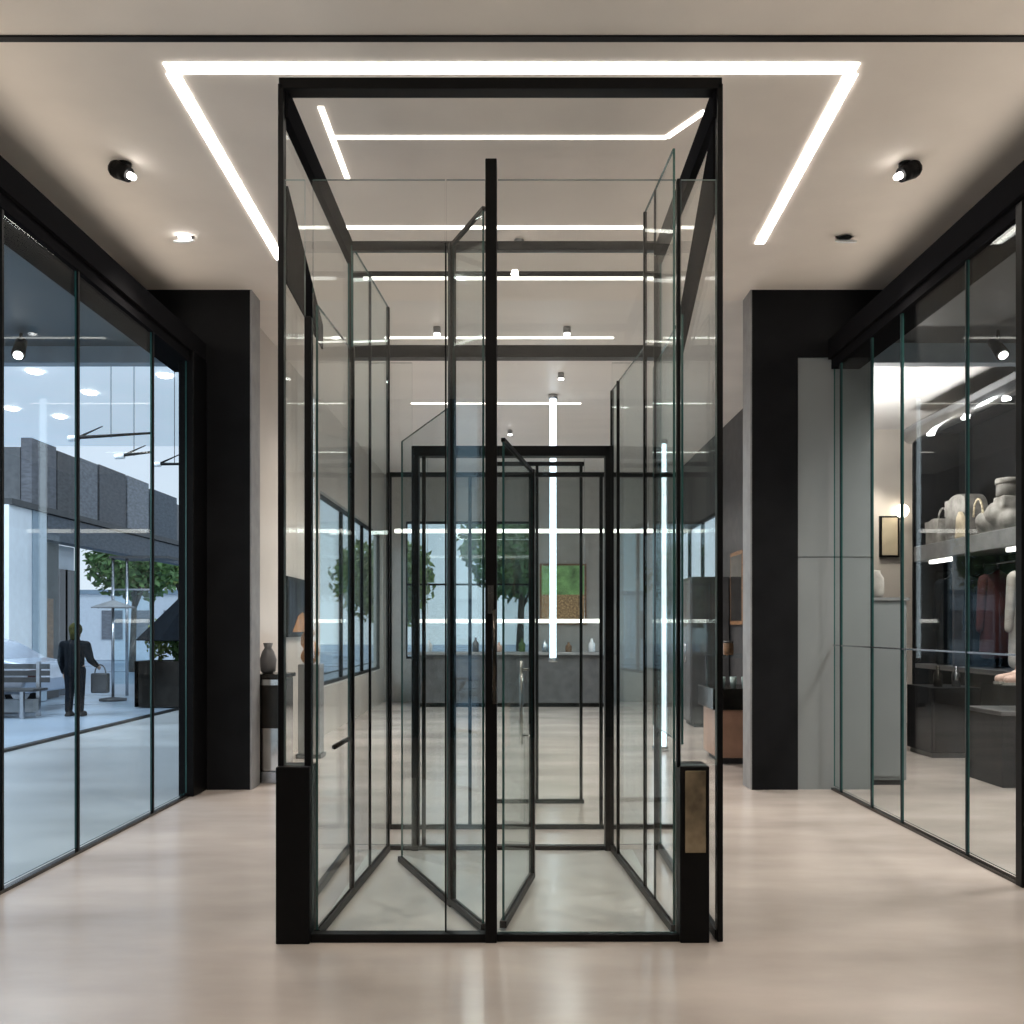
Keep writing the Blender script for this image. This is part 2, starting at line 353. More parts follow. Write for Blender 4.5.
# front glass
ZG = Z(180, YF)
def pane(a, c, z0, z1, t=.012, mt='glass', nm='glass_pane', par=None, e='edge', **k):
    return MB().wallseg(a, c, t, z0, z1, 0, 1, **k).build(nm, [mt, e], par or gv)
pane((X(313, YF), YF), (X(445, YF), YF), .04, ZG)
pane((X(446.5, YF), YF), (X(485, YF), YF), .04, ZG)
pane((X(498, YF), YF), (X(676, YF), YF), .04, ZG)
pane((X(285, YF), YF), (X(305, YF), YF), .87, ZG, e='edge_l')
pane((X(681, YF), YF), (X(716, YF), YF), .87, ZG, e='edge_l')
fr(MB().box(X(445, YF), X(446.6, YF), YF - .008, YF + .012, .04, Z(248, YF)), 'mullion', 0)
# outer side glass; upper dark panels stand in for reflections in it
pane((gx0, YF + .03), (gx0, YK - .02), .02, ZT - .1, mt='glass_side')
pane((gx1, YF + .03), (gx1, YK - .02), .02, ZT - .1, mt='glass_side')
MB().wallseg((gx0 + .018, YF + .03), (gx0 + .018, YF + .90), .01, 3.27, 3.76, z0b=3.20, z1b=3.34).build('side_panel', 'matte', gv)  # dark wedge shaped after a beam reflection in the side glass
MB().wallseg((gx1 - .018, YF + .03), (gx1 - .018, YF + 1.05), .01, 3.62, 4.10, z0b=3.12, z1b=3.42).build('side_panel', 'matte', gv)  # slanted dark strip in place of a reflection in the side glass
fr(MB().box(gx0 - .01, gx0 + .02, YF, YK, 0, .05), 'floor_rail')
fr(MB().box(gx1 - .02, gx1 + .01, YF, YK, 0, .05), 'floor_rail')
# inner left wall on its track
def lp(px, py): return (X(px, D(py)), D(py))
A, Bm, C = lp(317, 939), lp(352, 895), lp(388, 852)
fr(MB().wallseg(A, C, .03, .006, .045), 'track', 0)
pane(A, Bm, .045, 3.16, mt='glass_side'); pane(Bm, C, .045, 3.77, mt='glass_leaf')
fr(MB().box(Bm[0] - .014, Bm[0] + .014, Bm[1] - .014, Bm[1] + .014, 0, 3.18))
fr(MB().box(C[0] - .012, C[0] + .012, C[1] - .012, C[1] + .012, 0, 3.77))
fr(MB().box(Bm[0], X(446, 5.35), Bm[1] - .01, Bm[1] + .01, 3.74, 3.765), 'rail', 0)
q = lp(370, 873); fr(MB().box(q[0] - .008, q[0] + .008, q[1] - .008, q[1] + .008, 0, 3.77), 'mullion', 0)
# short pull bar between post and front
MB().tube((Bm[0] - .01, Bm[1] - .03, Z(738, 5.5)), (A[0] + .02, A[1] + .35, Z(738, 5.5)), .014).build('push_bar', 'bronze', gv)
# inner right wall
A2, B2, C2 = lp(674, 934), lp(645, 893), lp(612, 851)
fr(MB().wallseg(A2, C2, .03, .006, .045), 'track', 0)
pane(A2, B2, .045, 3.98, mt='glass_side'); pane(B2, C2, .045, 3.20, mt='glass_leaf')
fr(MB().box(C2[0] - .012, C2[0] + .012, C2[1] - .012, C2[1] + .012, 0, 3.2))
fr(MB().box(B2[0] - .01, B2[0] + .01, B2[1] - .01, B2[1] + .01, 0, 3.98), 'mullion', 0)
q = lp(655, 907); fr(MB().box(q[0] - .006, q[0] + .006, q[1] - .006, q[1] + .006, 0, 3.98), 'mullion', 0)
q = lp(618, 860); fr(MB().box(q[0] - .01, q[0] + .01, q[1] - .01, q[1] + .01, 0, 3.2), 'mullion', 0)
pane((gx1 - .08, 5.3), (gx1 - .08, 6.4), .9, 3.3, mt='glass_leaf')
# swung leaves
def leaf(a, c, z1, hz, rest=None, lab=None):
    a, c = Vector(a), Vector(c); n = (c - a).normalized()
    o = MB().wallseg(a, c, .035, .02, .055).wallseg(c - n * .02, c + n * .02, .035, .02, z1).wallseg(a, c, .02, z1 - .02, z1)
    o = o.build('door_leaf', 'frame', gv)
    pane(a + n * .01, c - n * .02, .055, z1 - .02, mt='glass_leaf', nm='glass', par=o)
    if hz:
        p = c - n * .10; q = Vector((-n.y, n.x)) * .05
        MB().tube((*(p + q), hz - .25), (*(p + q), hz + .25), .011).tube((*p, hz - .2), (*(p + q), hz - .2), .007).tube((*p, hz + .2), (*(p + q), hz + .2), .007).build('handle', 'chrome', o)
    if lab: o['label'] = lab
    return o
l1a, l1b = lp(484, 935), lp(452, 908)
leaf(l1a, l1b, 3.68, 0, lab='tall glass leaf swung inwards left of the centre post')
fr(MB().wallseg(l1b, lp(400, 862), .03, .006, .04), 'track', 0)
pane(lp(448, 905), lp(402, 863), .04, 2.78, mt='glass_leaf')
leaf(lp(503, 932), lp(532, 881), 2.52, 1.1, lab='lower glass leaf swung inwards right of the centre post')
# back of the box: beam, rail, door frame
fr(MB().box(gx0, gx1, YK - .05, YK + .05, Z(359, YK), Z(347, YK)), 'back_beam')
fr(MB().box(gx0, gx1, YK - .015, YK + .015, Z(277, YK), Z(272, YK)), 'rail', 0)
MB().box(gx0 + .1, gx1 - .05, YK - .012, YK + .004, Z(280, YK), Z(277.2, YK)).build('reflection_strip', 'rail_glint', gv)  # glowing strip painted in for an LED reflection below the rail
fr(MB().box(C[0], C2[0], YK - .03, YK + .03, 0, .035), 'floor_rail')
dx0, dx1, dz = X(415, YK), X(609, YK), Z(447, YK)
df = MB().box(dx0 - .02, dx0 + .03, YK - .05, YK + .05, 0, dz).box(dx1 - .03, dx1 + .01, YK - .05, YK + .05, 0, dz).box(dx0, dx1, YK - .05, YK + .05, dz - .07, dz)
df = fr(df, 'door_frame')
pane((dx0 + .03, YK), (X(487, YK), YK), .04, dz - .07, mt='glass_leaf', nm='glass', par=df)
pane((X(488, YK), YK), (dx1 - .03, YK), .04, dz - .07, mt='glass_leaf', nm='glass', par=df)
MB().box(dx0 + .05, dx0 + .075, YK - .02, YK + .02, .035, dz - .07).build('stile', 'bronze', df)
pane((gx0 + .03, YK), (dx0 - .02, YK), .04, 3.40); pane((dx1 + .02, YK), (gx1 - .03, YK), .04, 3.40)
pane((gx0 + .03, YK), (gx1 - .03, YK), 3.52, Z(277, YK)); pane((gx0 + .03, YK), (gx1 - .03, YK), Z(272, YK), ZT - .07)

# two glass screens standing behind the box
def screen(name, label, y, x0, x1, z1, posts, grp=None):
    t = thing(name, label, 'glass screen', ((x0 + x1) / 2, y, 0), grp)
    MB().box(x0, x1, y - .02, y + .02, 0, .035).build('base_rail', 'frame', t)
    MB().box(x0, x1, y - .015, y + .015, z1 - .035, z1).build('top_rail', 'frame', t)
    for p in posts: MB().box(p - .013, p + .013, y - .015, y + .015, .03, z1).build('post', 'frame', t)
    for a, c in zip(posts, posts[1:]): MB().box(a + .013, c - .013, y - .006, y + .006, .035, z1 - .035, 0, 1).build('glass', ['glass_leaf', 'edge'], t)
screen('glass_screen', 'wide slim-framed glass screen just behind the glass box', 7.33, X(388, 7.33), X(680, 7.33), 2.75, [X(390, 7.33), X(470, 7.33), X(601, 7.33), X(678, 7.33)])
screen('glass_screen', 'narrow taller glass screen farther behind the glass box', 8.41, X(490, 8.41), X(584, 8.41), 3.02, [X(492, 8.41), X(537, 8.41), X(581, 8.41)])

# ------------------------------------------------------------------ lights and glowing stand-ins that can be seen
t = thing('ceiling_light', 'large U-shaped white light strip set into the hall ceiling', 'ceiling light', (0, 5.5, CE))
zz0, zz1 = CE - .006, CE + .002
MB().box(X(166, 5.49), X(857, 5.49), 5.445, 5.545, zz0, zz1).build('diffuser', 'led', t)
MB().wallseg((-2.0, 5.555), (-2.06, 8.35), .075, zz0, zz1).build('diffuser', 'led', t)
MB().wallseg((1.965, 5.555), (2.06, 8.0), .075, zz0, zz1).build('diffuser', 'led', t)
t = thing('ceiling_light', 'smaller glowing strip on the ceiling seen through the top of the glass box', 'ceiling light', (0, 6.27, CE))
MB().box(-1.19, 1.0, 6.25, 6.29, zz0, zz1).build('diffuser', 'led_in', t)  # glowing bars just under the ceiling
MB().box(-1.225, -1.19, 5.9, 6.84, zz0, zz1).build('diffuser', 'led_in', t)
MB().wallseg((1.0, 6.27), (1.19, 5.95), .04, zz0, zz1).build('diffuser', 'led_in', t)
for nm, lab, x0, x1, y in (('ceiling_light', 'thin glowing strip over the back of the glass box, standing in for a reflection of the light frame', -1.45, 1.05, 7.68), ('ceiling_light', 'long light strip across the passage ceiling nearest the glass box', -1.45, 1.1, 10.6), ('ceiling_light', 'second light strip farther along the passage ceiling', -1.5, .95, 13.7), ('ceiling_light', 'farthest light strip on the passage ceiling', -1.6, 1.5, 17.5)):  # first strip stands in for the light frame mirrored in the panes
    o = MB().box(x0, x1, y - .025, y + .025, zz0, zz1).build(nm, 'led_in'); tag(o, lab, 'ceiling light')
# glowing tubes in the passage, standing in for strip reflections in the glass
for lab, z, x0, x1, y in (('upper thin glowing tube at the far end of the passage, standing in for a reflection', Z(531, 17), X(395, 17), X(665, 17), 17), ('lower thin glowing tube near the far counter, standing in for a reflection', Z(621, 18.2), X(412, 18.2), X(600, 18.2), 18.2)):
    t = thing('reflection_tube', lab, 'reflection tube', ((x0 + x1) / 2, y, z), 'glowing tubes in place of reflections')
    MB().tube((x0, y, z), (x1, y, z), .035).build('tube', 'tube_w', t)
    for xx in (x0 + .3, x1 - .3): MB().tube((xx, y, z + .03), (xx, y, CE), .004, n=6).build('wire', 'steel', t)
# upright light columns
for lab, px, y, pt, pb, wd in (('tall bright white light column right of the glass doors', 660, 12.0, 440, 750, .08), ('slender pale light column hanging to the middle of the passage', 553, 13.2, 395, 662, .045)):
    z0, z1 = (0 if pb == 750 else Z(pb, y)), (Z(pt, y) if pb == 750 else CE)
    t = thing('light_column', lab, 'light column', (X(px, y), y, z0), 'light columns')
    MB().tube((X(px, y), y, z0 + .06), (X(px, y), y, z1 - .06), wd, n=16).build('tube', 'tube', t)
    MB().tube((X(px, y), y, z0), (X(px, y), y, z0 + .06), wd + .02, n=16).build('end_cap', 'steel', t)
    MB().tube((X(px, y), y, z1 - .06), (X(px, y), y, z1), wd + .02, n=16).build('end_cap', 'steel', t)
# ceiling spotlights and recessed lights
def spotlight(lab, x, y, side):
    t = thing('ceiling_spotlight', lab, 'spotlight', (x, y, CE), 'black spotlights on the hall ceiling')
    MB().tube((x, y, CE), (x, y, CE - .02), .045, n=18).build('mount', 'frame', t)
    c = Vector((x, y - .02, CE - .075)); d = Vector((side * .8, -.15, -.42)).normalized()
    b = MB().tube(c - d * .055, c + d * .05, .062, .05, n=20).ball(c - d * .055, .062).tube((x, y, CE - .02), c, .018).build('head', 'frame', t)
    MB().tube(c + d * .05, c + d * .085, .024, .022, n=14).ball(c + d * .085, .022).build('bulb', 'bulb', b)
spotlight('black spotlight on the ceiling left of the light strip', -2.72, 6.62, 1)
spotlight('black spotlight on the ceiling right of the light strip', 2.72, 6.62, -1)
def downlight(lab, x, y, half):
    t = thing('recessed_downlight', lab, 'downlight', (x, y, CE), 'recessed lights of the hall ceiling')
    MB().lathe((x, y, CE), [(.085, .0), (.085, -.012), (.06, -.016), (.055, .0)], 22).build('rim', 'white', t)
    MB().lathe((x, y, CE - .012), [(.052, 0), (.05, -.006), (.02, -.012)], 18).build('lamp', 'bulb' if half else 'frame', t)
    MB().prism([(.08 * math.cos(a * PI / 10), .08 * math.sin(a * PI / 10)) for a in range(0, 11)], 'z', 0, .012).build('flap', 'bronze', t)
    fl = t.children[-1]; fl.data.transform(Matrix.Translation((0, -.02, -.045)) @ Matrix.Rotation(.5, 4, 'X'))
    fl.location = WORLD[t.name] * 0
downlight('half-open recessed light on the ceiling above the left pier', -2.73, 7.85, True)
downlight('half-open recessed light on the ceiling above the right pier', 2.73, 7.85, False)
for o in bpy.data.objects:
    if o.name.startswith('flap'):
        # flap outline was given around the origin: bring it to the light
        o.data.transform(Matrix.Translation(WORLD[o.parent.name]))
# small passage ceiling spots
sp = None
for lab, px, py in (('small ceiling spot beyond the glass box, left of the centre post', 437, 327), ('small ceiling spot beyond the glass box, just right of the centre post', 519, 240), ('small ceiling spot in the passage above the door frame', 567, 327), ('small ceiling spot far along the passage near the left wall', 510, 430), ('small ceiling spot in the passage near the right light column', 561, 373)):
    d = 3.24 * F / (VY - py)
    if sp is None:
        sp = thing('spot_lamp', lab, 'spotlight', (X(px, d), d, CE), 'small ceiling spots of the passage')
        c = WORLD[sp.name]
        MB().tube(c, c + Vector((0, 0, -.07)), .04, n=14).build('can', 'midgrey', sp)
        MB().tube(c + Vector((0, 0, -.068)), c + Vector((0, 0, -.085)), .034, n=14).build('bulb', 'bulb', sp)
    else:
        o = copy_tree(sp); o.location = (X(px, d), d, CE); o['label'] = lab

# ------------------------------------------------------------------ passage furniture
# left of the box: polished pedestal with crystal vase
px0, px1, py0, py1 = -2.57, -2.30, 9.46, 9.86
t = thing('display_pedestal', 'polished steel display pedestal beside the left black pier', 'pedestal', ((px0 + px1) / 2, (py0 + py1) / 2, 0))
MB().box(px0, px1, py0, py1, .12, 1.05).build('body', 'chrome', t, .015)
MB().box(px0 - .02, px1 + .02, py0 - .02, py1 + .02, 1.05, 1.09).build('top', 'bronze', t, .006)
MB().box(px0 + .01, px1 - .01, py0 - .008, py0 + .01, .55, .98).build('door', 'bronze', t, .004)
MB().box(px0 - .01, px1 + .01, py0 - .01, py1 + .01, 0, .12).build('base', 'steel', t, .01)
m = MB().lathe((px0 + .08, 9.58, 1.09), [(.05, 0), (.075, .03), (.085, .14), (.06, .22), (.035, .26), (.05, .31), (.045, .31)], 18)
tag(m.build('crystal_vase', 'darkgrey'), 'dark glazed vase on the steel pedestal', 'vase')
# wall screen
t = thing('wall_screen', 'dark blue screen with a brown shape on the left passage wall', 'screen', (-2.74, 12, 1.46))
MB().box(-2.75, -2.70, 11.3, 12.7, 1.44, 2.17).build('casing', 'frame', t, .006)
MB().box(-2.70, -2.694, 11.34, 12.66, 1.48, 2.13).build('display', 'screen', t)
MB().prism([(11.5, 1.5), (12.55, 1.5), (12.4, 1.68), (12.05, 1.75), (11.8, 1.7)], 'x', -2.694, -2.690).build('picture', 'orange', t)
# plinth with a brown sculpture
t = thing('plinth_stand', 'slim grey plinth under the brown sculpture left of the doors', 'plinth', (-2.45, 11.4, 0))
MB().box(-2.58, -2.32, 11.28, 11.54, .05, 1.12).build('body', 'midgrey', t, .01)
MB().box(-2.60, -2.30, 11.26, 11.56, 0, .05).build('base', 'charcoal', t)
m = MB()
for k in range(6): m.ball((-2.47 + .035 * math.sin(k * 1.3), 11.4, 1.21 + .055 * k), .105 - .008 * k, 14)
o = m.build('sculpture', 'orange'); remesh(o, .012); tag(o, 'rounded brown sculpture on the slim grey plinth', 'sculpture')
# right of the box: counter
t = thing('display_counter', 'copper fronted counter with dark top right of the glass box', 'counter', (2.85, 11.2, 0))
MB().box(2.30, 3.34, 10.8, 11.6, .07, .62).build('cabinet', 'copper', t, .01)
MB().box(2.36, 3.34, 10.86, 11.55, 0, .07).build('base', 'charcoal', t)
MB().box(2.24, 3.34, 10.75, 11.65, .62, .86).build('worktop', 'bronze', t, .008)
MB().box(2.30, 3.34, 10.8, 11.6, 1.21, 1.24).build('glass_shelf', ['glass_leaf', 'edge'], t)
for xx in (2.32, 3.3): MB().box(xx - .01, xx + .01, 11.5, 11.52, .86, 1.21).build('upright', 'steel', t)
for xx in (2.32, 3.3): MB().box(xx - .01, xx + .01, 10.85, 10.87, .86, 1.21).build('upright', 'steel', t)
m = MB().lathe((2.46, 10.95, 1.24), [(.055, 0), (.06, .01), (.06, .13), (.05, .14)], 16)
j = tag(m.build('candle_jar', 'wood'), 'small brown candle jar on the glass shelf of the counter', 'jar')
MB().lathe((2.46, 10.95, 1.38), [(.058, 0), (.058, .02)], 16).build('lid', 'charcoal', j)
for k, lab in enumerate(('pale drinking glass on the dark counter, nearest the passage', 'pale drinking glass on the dark counter, second from the passage', 'pale drinking glass on the dark counter, third from the passage', 'pale drinking glass on the dark counter, closest to the dark wall')):
    xx = 2.38 + .13 * k
    tag(MB().lathe((xx, 10.92, .86), [(.03, 0), (.042, .13), (.038, .13), (.028, .01)], 14).build('drinking_glass', 'edge_l'), lab, 'glass', 'drinking glasses on the counter')
t = thing('wall_mirror', 'narrow bright wood-framed mirror on the dark passage wall', 'mirror', (3.35, 14.3, 1.6))
MB().box(3.33, 3.36, 13.9, 14.7, 1.6, 2.7).build('frame', 'wood', t)
MB().box(3.325, 3.33, 13.95, 14.65, 1.66, 2.64).build('mirror_plate', 'chrome', t)
t = thing('tall_cabinet', 'tall black cabinet against the dark passage wall', 'cabinet', (3.05, 15.2, 0))
MB().box(2.75, 3.34, 14.8, 15.6, .06, 2.35).build('body', 'charcoal', t, .01)
MB().box(2.735, 2.75, 14.83, 15.19, .1, 2.3).build('door', 'darkgrey', t); MB().box(2.735, 2.75, 15.21, 15.57, .1, 2.3).build('door', 'darkgrey', t)
for yy in (15.15, 15.25): MB().tube((2.72, yy, 1.0), (2.72, yy, 1.3), .01).build('handle', 'steel', t.children[1])
MB().box(2.8, 3.3, 14.85, 15.55, 0, .06).build('base', 'frame', t)
# far counter
t = thing('shop_counter', 'long dark counter under the far window', 'counter', (-.1, 18.9, 0))
MB().box(-2.0, 1.9, 18.6, 19.2, .08, 1.02).build('cabinet', 'darkgrey', t, .01)
MB().box(-2.1, 2.0, 18.52, 19.28, 1.02, 1.08).build('worktop', 'midgrey', t, .008)
MB().box(-1.95, 1.85, 18.66, 19.15, 0, .08).build('base', 'frame', t)
cols = ['white', 'orange', 'darkgrey', 'pink', 'green', 'steel', 'wood', 'white']
labs = ['white bottle at the left end of the far counter', 'orange brown bottle on the far counter, second from left', 'dark bottle on the far counter, third from left', 'pink bottle on the far counter', 'green bottle on the far counter', 'steel bottle on the far counter', 'brown bottle on the far counter', 'white bottle at the right end of the far counter']
for k in range(8):
    hh = random.uniform(.18, .34)
    tag(MB().lathe((-1.7 + k * .46, 18.8, 1.08), [(.06, 0), (.065, .02), (.065, hh * .6), (.025, hh * .78), (.022, hh), (.02, hh)], 12).build('bottle', cols[k]), labs[k], 'bottle', 'bottles on the far counter')
t = thing('wall_picture', 'picture with a green upper half and woven brown lower half on the far wall', 'picture', (1.05, 19.98, 1.6))
MB().box(.52, 1.5, 19.95, 20.0, 1.62, 2.9).build('frame', 'wood', t)
MB().box(.56, 1.46, 19.94, 19.95, 2.25, 2.86).build('green_field', 'greenpic', t)
MB().box(.56, 1.46, 19.94, 19.95, 1.66, 2.25).build('brown_field', 'weave', t)

# ------------------------------------------------------------------ right shop
su0, su1, sux = 10.2, 13.75, 5.75
t = thing('shop_shelving', 'black open shelving bay along the right shop with a steel light rail', 'shelving', (6.1, 12, 0))
MB().box(6.40, 6.46, su0, su1, 0, 4.5).build('back_panel', 'black', t)
MB().box(sux + .02, 6.40, su0, su0 + .05, 0, 4.5).build('side_panel', 'black', t)
MB().box(sux, 6.40, su1 - .05, su1, 0, 4.5).build('side_panel', 'black', t)
MB().box(sux + .05, 6.40, 12.55, 12.6, 0, 2.5).build('divider', 'charcoal', t)
MB().box(sux, 6.40, su0 + .05, su1 - .05, 2.50, 2.72).build('shelf', 'midgrey', t, .01)['label'] = 'thick grey shelf of the bay'
MB().box(sux + .02, 6.40, su0 + .05, su1 - .05, .98, 1.04).build('shelf', 'darkgrey', t)
MB().box(sux, 6.40, su0, su1, 0, .16).build('base', 'black', t)
MB().box(sux, 6.46, su0, su1, 4.36, 4.5).build('top_panel', 'black', t)
MB().tube((sux - .02, su0 - .3, 4.34), (sux - .02, su1, 4.34), .13, n=18).build('light_rail', 'steel', t)
for yy in (11.0, 12.0, 13.0): MB().tube((sux - .06, yy, 4.22), (sux - .06, yy, 4.19), .05, n=12).build('lamp', 'bulb', t)
MB().tube((6.08, su0 + .05, 2.36), (6.08, su1 - .05, 2.36), .016).build('clothes_rail', 'steel', t)
for a, c in ((10.5, 11.3), (12.7, 13.4)): MB().box(5.84, 5.90, a, c, 2.455, 2.50).build('shelf_light', 'tube_w', t)
# goods on the thick shelf
zS = 2.72
def bag(lab, y, w, h, dp, mt, hdl=True):
    t = thing('handbag', lab, 'bag', (5.98, y, zS), 'bags on the thick grey shelf')
    prof = [(y - w / 2, zS), (y + w / 2, zS)] + [(y + w / 2 * math.cos(a) * (1 if h < .4 else abs(math.cos(a)) ** -.3 if abs(math.cos(a)) > .05 else 1), zS + h * (.45 + .55 * math.sin(a) ** .8)) for a in [PI * k / 14 for k in range(15)]]
    MB().prism(prof, 'x', 5.98 - dp / 2, 5.98 + dp / 2).build('body', mt, t, .03, 3)
    MB().prism([(y - w * .46, zS + h * .9), (y - w * .47, zS + h * .55), (y, zS + h * .42), (y + w * .47, zS + h * .55), (y + w * .46, zS + h * .9)], 'x', 5.98 - dp / 2 - .012, 5.98 - dp / 2 + .002).build('flap', mt, t, .004)
    if hdl: MB().path([(5.98, y + w * .3 * math.cos(a), zS + h * .95 + h * .45 * math.sin(a)) for a in [PI * k / 10 for k in range(11)]], .014).build('handle', mt, t)
bag('large grey round-topped bag on the thick shelf, behind the cream pouch', 12.58, .62, .60, .3, 'leather', False)
bag('pale box-shaped bag with a handle at the far end of the thick shelf', 13.28, .46, .36, .3, 'leather2', True)
t = thing('handbag', 'lumpy pale soft bag under the round box at the near end of the thick shelf', 'bag', (5.98, 11.7, zS), 'bags on the thick grey shelf')
m = MB().capsule((5.98, 11.45, zS + .14), .14, (5.98, 12.05, zS + .13), .13).capsule((5.98, 11.5, zS + .30), .12, (5.98, 11.8, zS + .27), .13)
m.ball((5.88, 11.62, zS + .22), .13).ball((5.89, 11.9, zS + .17), .12).box(5.86, 6.10, 11.4, 11.66, zS + .3, zS + .43).box(5.88, 6.08, 11.4, 12.05, zS, zS + .1)
remesh(m.build('body', 'leather2', t), .018, 4)
MB().path([(5.84, 11.98 + .12 * math.cos(a), zS + .24 + .22 * math.sin(a)) for a in [PI * k / 10 for k in range(11)]], .013).build('handle', 'cream', t)
m = MB().prism([(12.33 - .13, zS), (12.33 + .13, zS), (12.33 + .09, zS + .27), (12.33 + .02, zS + .35), (12.33 - .06, zS + .27)], 'x', 5.76, 5.82)
tag(m.build('pouch', 'cream', None, .015), 'small cream pouch standing at the front edge of the thick shelf', 'pouch')
t = thing('hat_box', 'small round grey box with a lid on top of the lumpy soft bag', 'box', (5.98, 11.53, zS + .43))
MB().lathe((5.98, 11.53, zS + .43), [(.13, 0), (.13, .14), (.125, .15)], 24).build('body', 'leather', t)
MB().lathe((5.98, 11.53, zS + .58), [(.14, 0), (.14, .05), (.13, .065), (.04, .07)], 24).build('lid', 'leather2', t)
# clothes on the rail
def coat(lab, y, mt, L=1.15, w=.5, nm='coat'):
    t = thing(nm, lab, 'coat', (6.08, y, 2.34), 'clothes hanging in the black shelving bay')
    MB().path([(6.08, y, 2.39), (6.06, y, 2.36), (6.07, y, 2.32), (6.08, y, 2.28)], .006).path([(6.08 - .2, y, 2.18), (6.08, y, 2.28), (6.08 + .2, y, 2.18)], .008).build('hanger', 'steel', t)
    zt = 2.24
    b = MB().capsule((6.08 - w * .36, y, zt - .07), .06, (6.08 + w * .36, y, zt - .07), .06)
    b.capsule((6.08, y, zt - .02), .07, (6.08, y, zt - L * .5), .11)
    for s in (-1, 1):
        b.capsule((6.08 + s * w * .26, y, zt - .12), .08, (6.08 + s * w * .30, y, zt - L), .085)
        b.capsule((6.08 + s * w * .10, y, zt - .12), .09, (6.08 + s * w * .10, y, zt - L), .085)
    remesh(b.build('body', mt, t), .022, 5)
    for s in (-1, 1):
        remesh(MB().capsule((6.08 + s * w * .40, y - .02, zt - .09), .065, (6.08 + s * w * .50, y - .03, zt - .70), .05).build('sleeve', mt, t), .02, 4)
coat('grey coat hanging at the near end of the rail', 10.85, 'clothgrey')
coat('pale wool coat hanging second on the rail', 11.25, 'clothpale', 1.1)
coat('dark red coat hanging on the rail beside the pale coat', 11.95, 'red', 1.0)
coat('black coat hanging in the middle of the rail', 12.3, 'jacket', 1.1)
coat('black coat hanging at the far end of the rail', 13.2, 'jacket', 1.15)
# shoes on a display block in front of the bay
t = thing('display_block', 'black display block carrying the pink shoes', 'display block', (5.0, 9.6, 0))
MB().box(4.72, 5.30, 9.2, 9.9, 0, .70).build('body', 'black', t, .008)
MB().box(4.70, 5.32, 9.18, 9.92, .70, .74).build('top', 'darkgrey', t, .004)
MB().box(4.80, 5.22, 9.3, 9.8, .74, .98).build('glass_riser', ['glass_leaf', 'edge'], t)
def shoe(lab, x, y):
    t = thing('shoe', lab, 'shoe', (x, y, .985), 'pink shoes on the display block')
    z = .985
    s = MB().prism([(x - .16, y - .02), (x - .13, y - .05), (x - .05, y - .05), (x + .08, y - .035), (x + .14, y - .03), (x + .15, y), (x + .14, y + .03), (x + .08, y + .035), (x - .05, y + .05), (x - .13, y + .05), (x - .16, y + .02)], 'z', z, z + .025).build('sole', 'leather2', t)
    u = MB().capsule((x - .11, y, z + .05), .045, (x + .02, y, z + .07), .05).capsule((x + .02, y, z + .07), .05, (x + .10, y, z + .11), .045).capsule((x + .10, y, z + .06), .045, (x + .10, y, z + .17), .042)
    remesh(u.build('upper', 'pink', t), .009, 4)
    MB().box(x + .06, x + .14, y - .03, y + .03, z - .0, z + .04).build('heel', 'leather2', t)
shoe('pink shoe on the display block, nearer to the window', 5.0, 9.42)
shoe('pink shoe on the display block, farther from the window', 5.02, 9.64)
t = thing('storage_cabinet', 'low black cabinet in front of the dark shelving', 'cabinet', (5.2, 11.6, 0))
MB().box(4.95, 5.55, 11.3, 12.0, .06, .84).build('body', 'black', t, .008)
MB().box(4.98, 5.52, 11.285, 11.30, .1, .80).build('door', 'frame', t); MB().tube((5.45, 11.27, .4), (5.45, 11.27, .55), .01).build('handle', 'steel', t.children[1])
MB().box(4.98, 5.52, 11.33, 11.97, 0, .06).build('base', 'charcoal', t)
for k, lab in enumerate(('dark bottle on the low black cabinet, left one', 'steel bottle on the low black cabinet, right one')):
    tag(MB().lathe((5.12 + .22 * k, 11.5, .84), [(.05, 0), (.05, .15), (.02, .2), (.02, .25)], 14).build('bottle', ['bronze', 'steel'][k]), lab, 'bottle', 'bottles on the low black cabinet')
# grey half height cabinet behind the window
t = thing('grey_cabinet', 'grey half-height cabinet at the end of the right window', 'cabinet', (3.7, 9.6, 0))
MB().box(3.46, 3.86, 9.36, 10.3, .05, 1.82).build('body', 'greywall', t, .008)
MB().box(3.45, 3.88, 9.34, 10.32, 1.82, 1.85).build('top', 'midgrey', t)
MB().box(3.50, 3.84, 9.38, 10.28, 0, .05).build('base', 'charcoal', t)
MB().box(3.48, 3.84, 9.348, 9.36, .09, 1.78).build('door', 'greywall', t)
for k, lab in enumerate(('pale jar on the grey half-height cabinet, nearer to the window end', 'pale jar on the grey half-height cabinet, farther from the window end')):
    tag(MB().lathe((3.64, 9.6 + .4 * k, 1.85), [(.06, 0), (.085, .05), (.085, .2), (.05, .25), (.05, .28)], 16).build('jar', 'clothpale'), lab, 'jar', 'jars on the grey cabinet')
# framed picture and wall lamp
t = thing('framed_picture', 'pale picture in a black frame on the warm shop wall', 'picture', (X(890, 15.45), 15.45, 2.7))
a, c, e, g = X(880, 15.45), X(899, 15.45), Z(557, 15.45), Z(516, 15.45)
MB().box(a, c, 15.44, 15.5, e, g).build('frame', 'frame', t); MB().box(a + .03, c - .03, 15.43, 15.44, e + .03, g - .03).build('print', 'cream', t)
t = thing('wall_lamp', 'small glowing lamp on the warm shop wall beside the picture', 'lamp', (X(901, 15.4), 15.4, Z(511, 15.4)))
lx, lz = X(901, 15.4), Z(511, 15.4)
MB().tube((lx, 15.5, lz - .12), (lx, 15.36, lz - .12), .02).build('arm', 'steel', t)
MB().ball((lx, 15.36, lz), .11, 16).build('globe', 'glow', t)
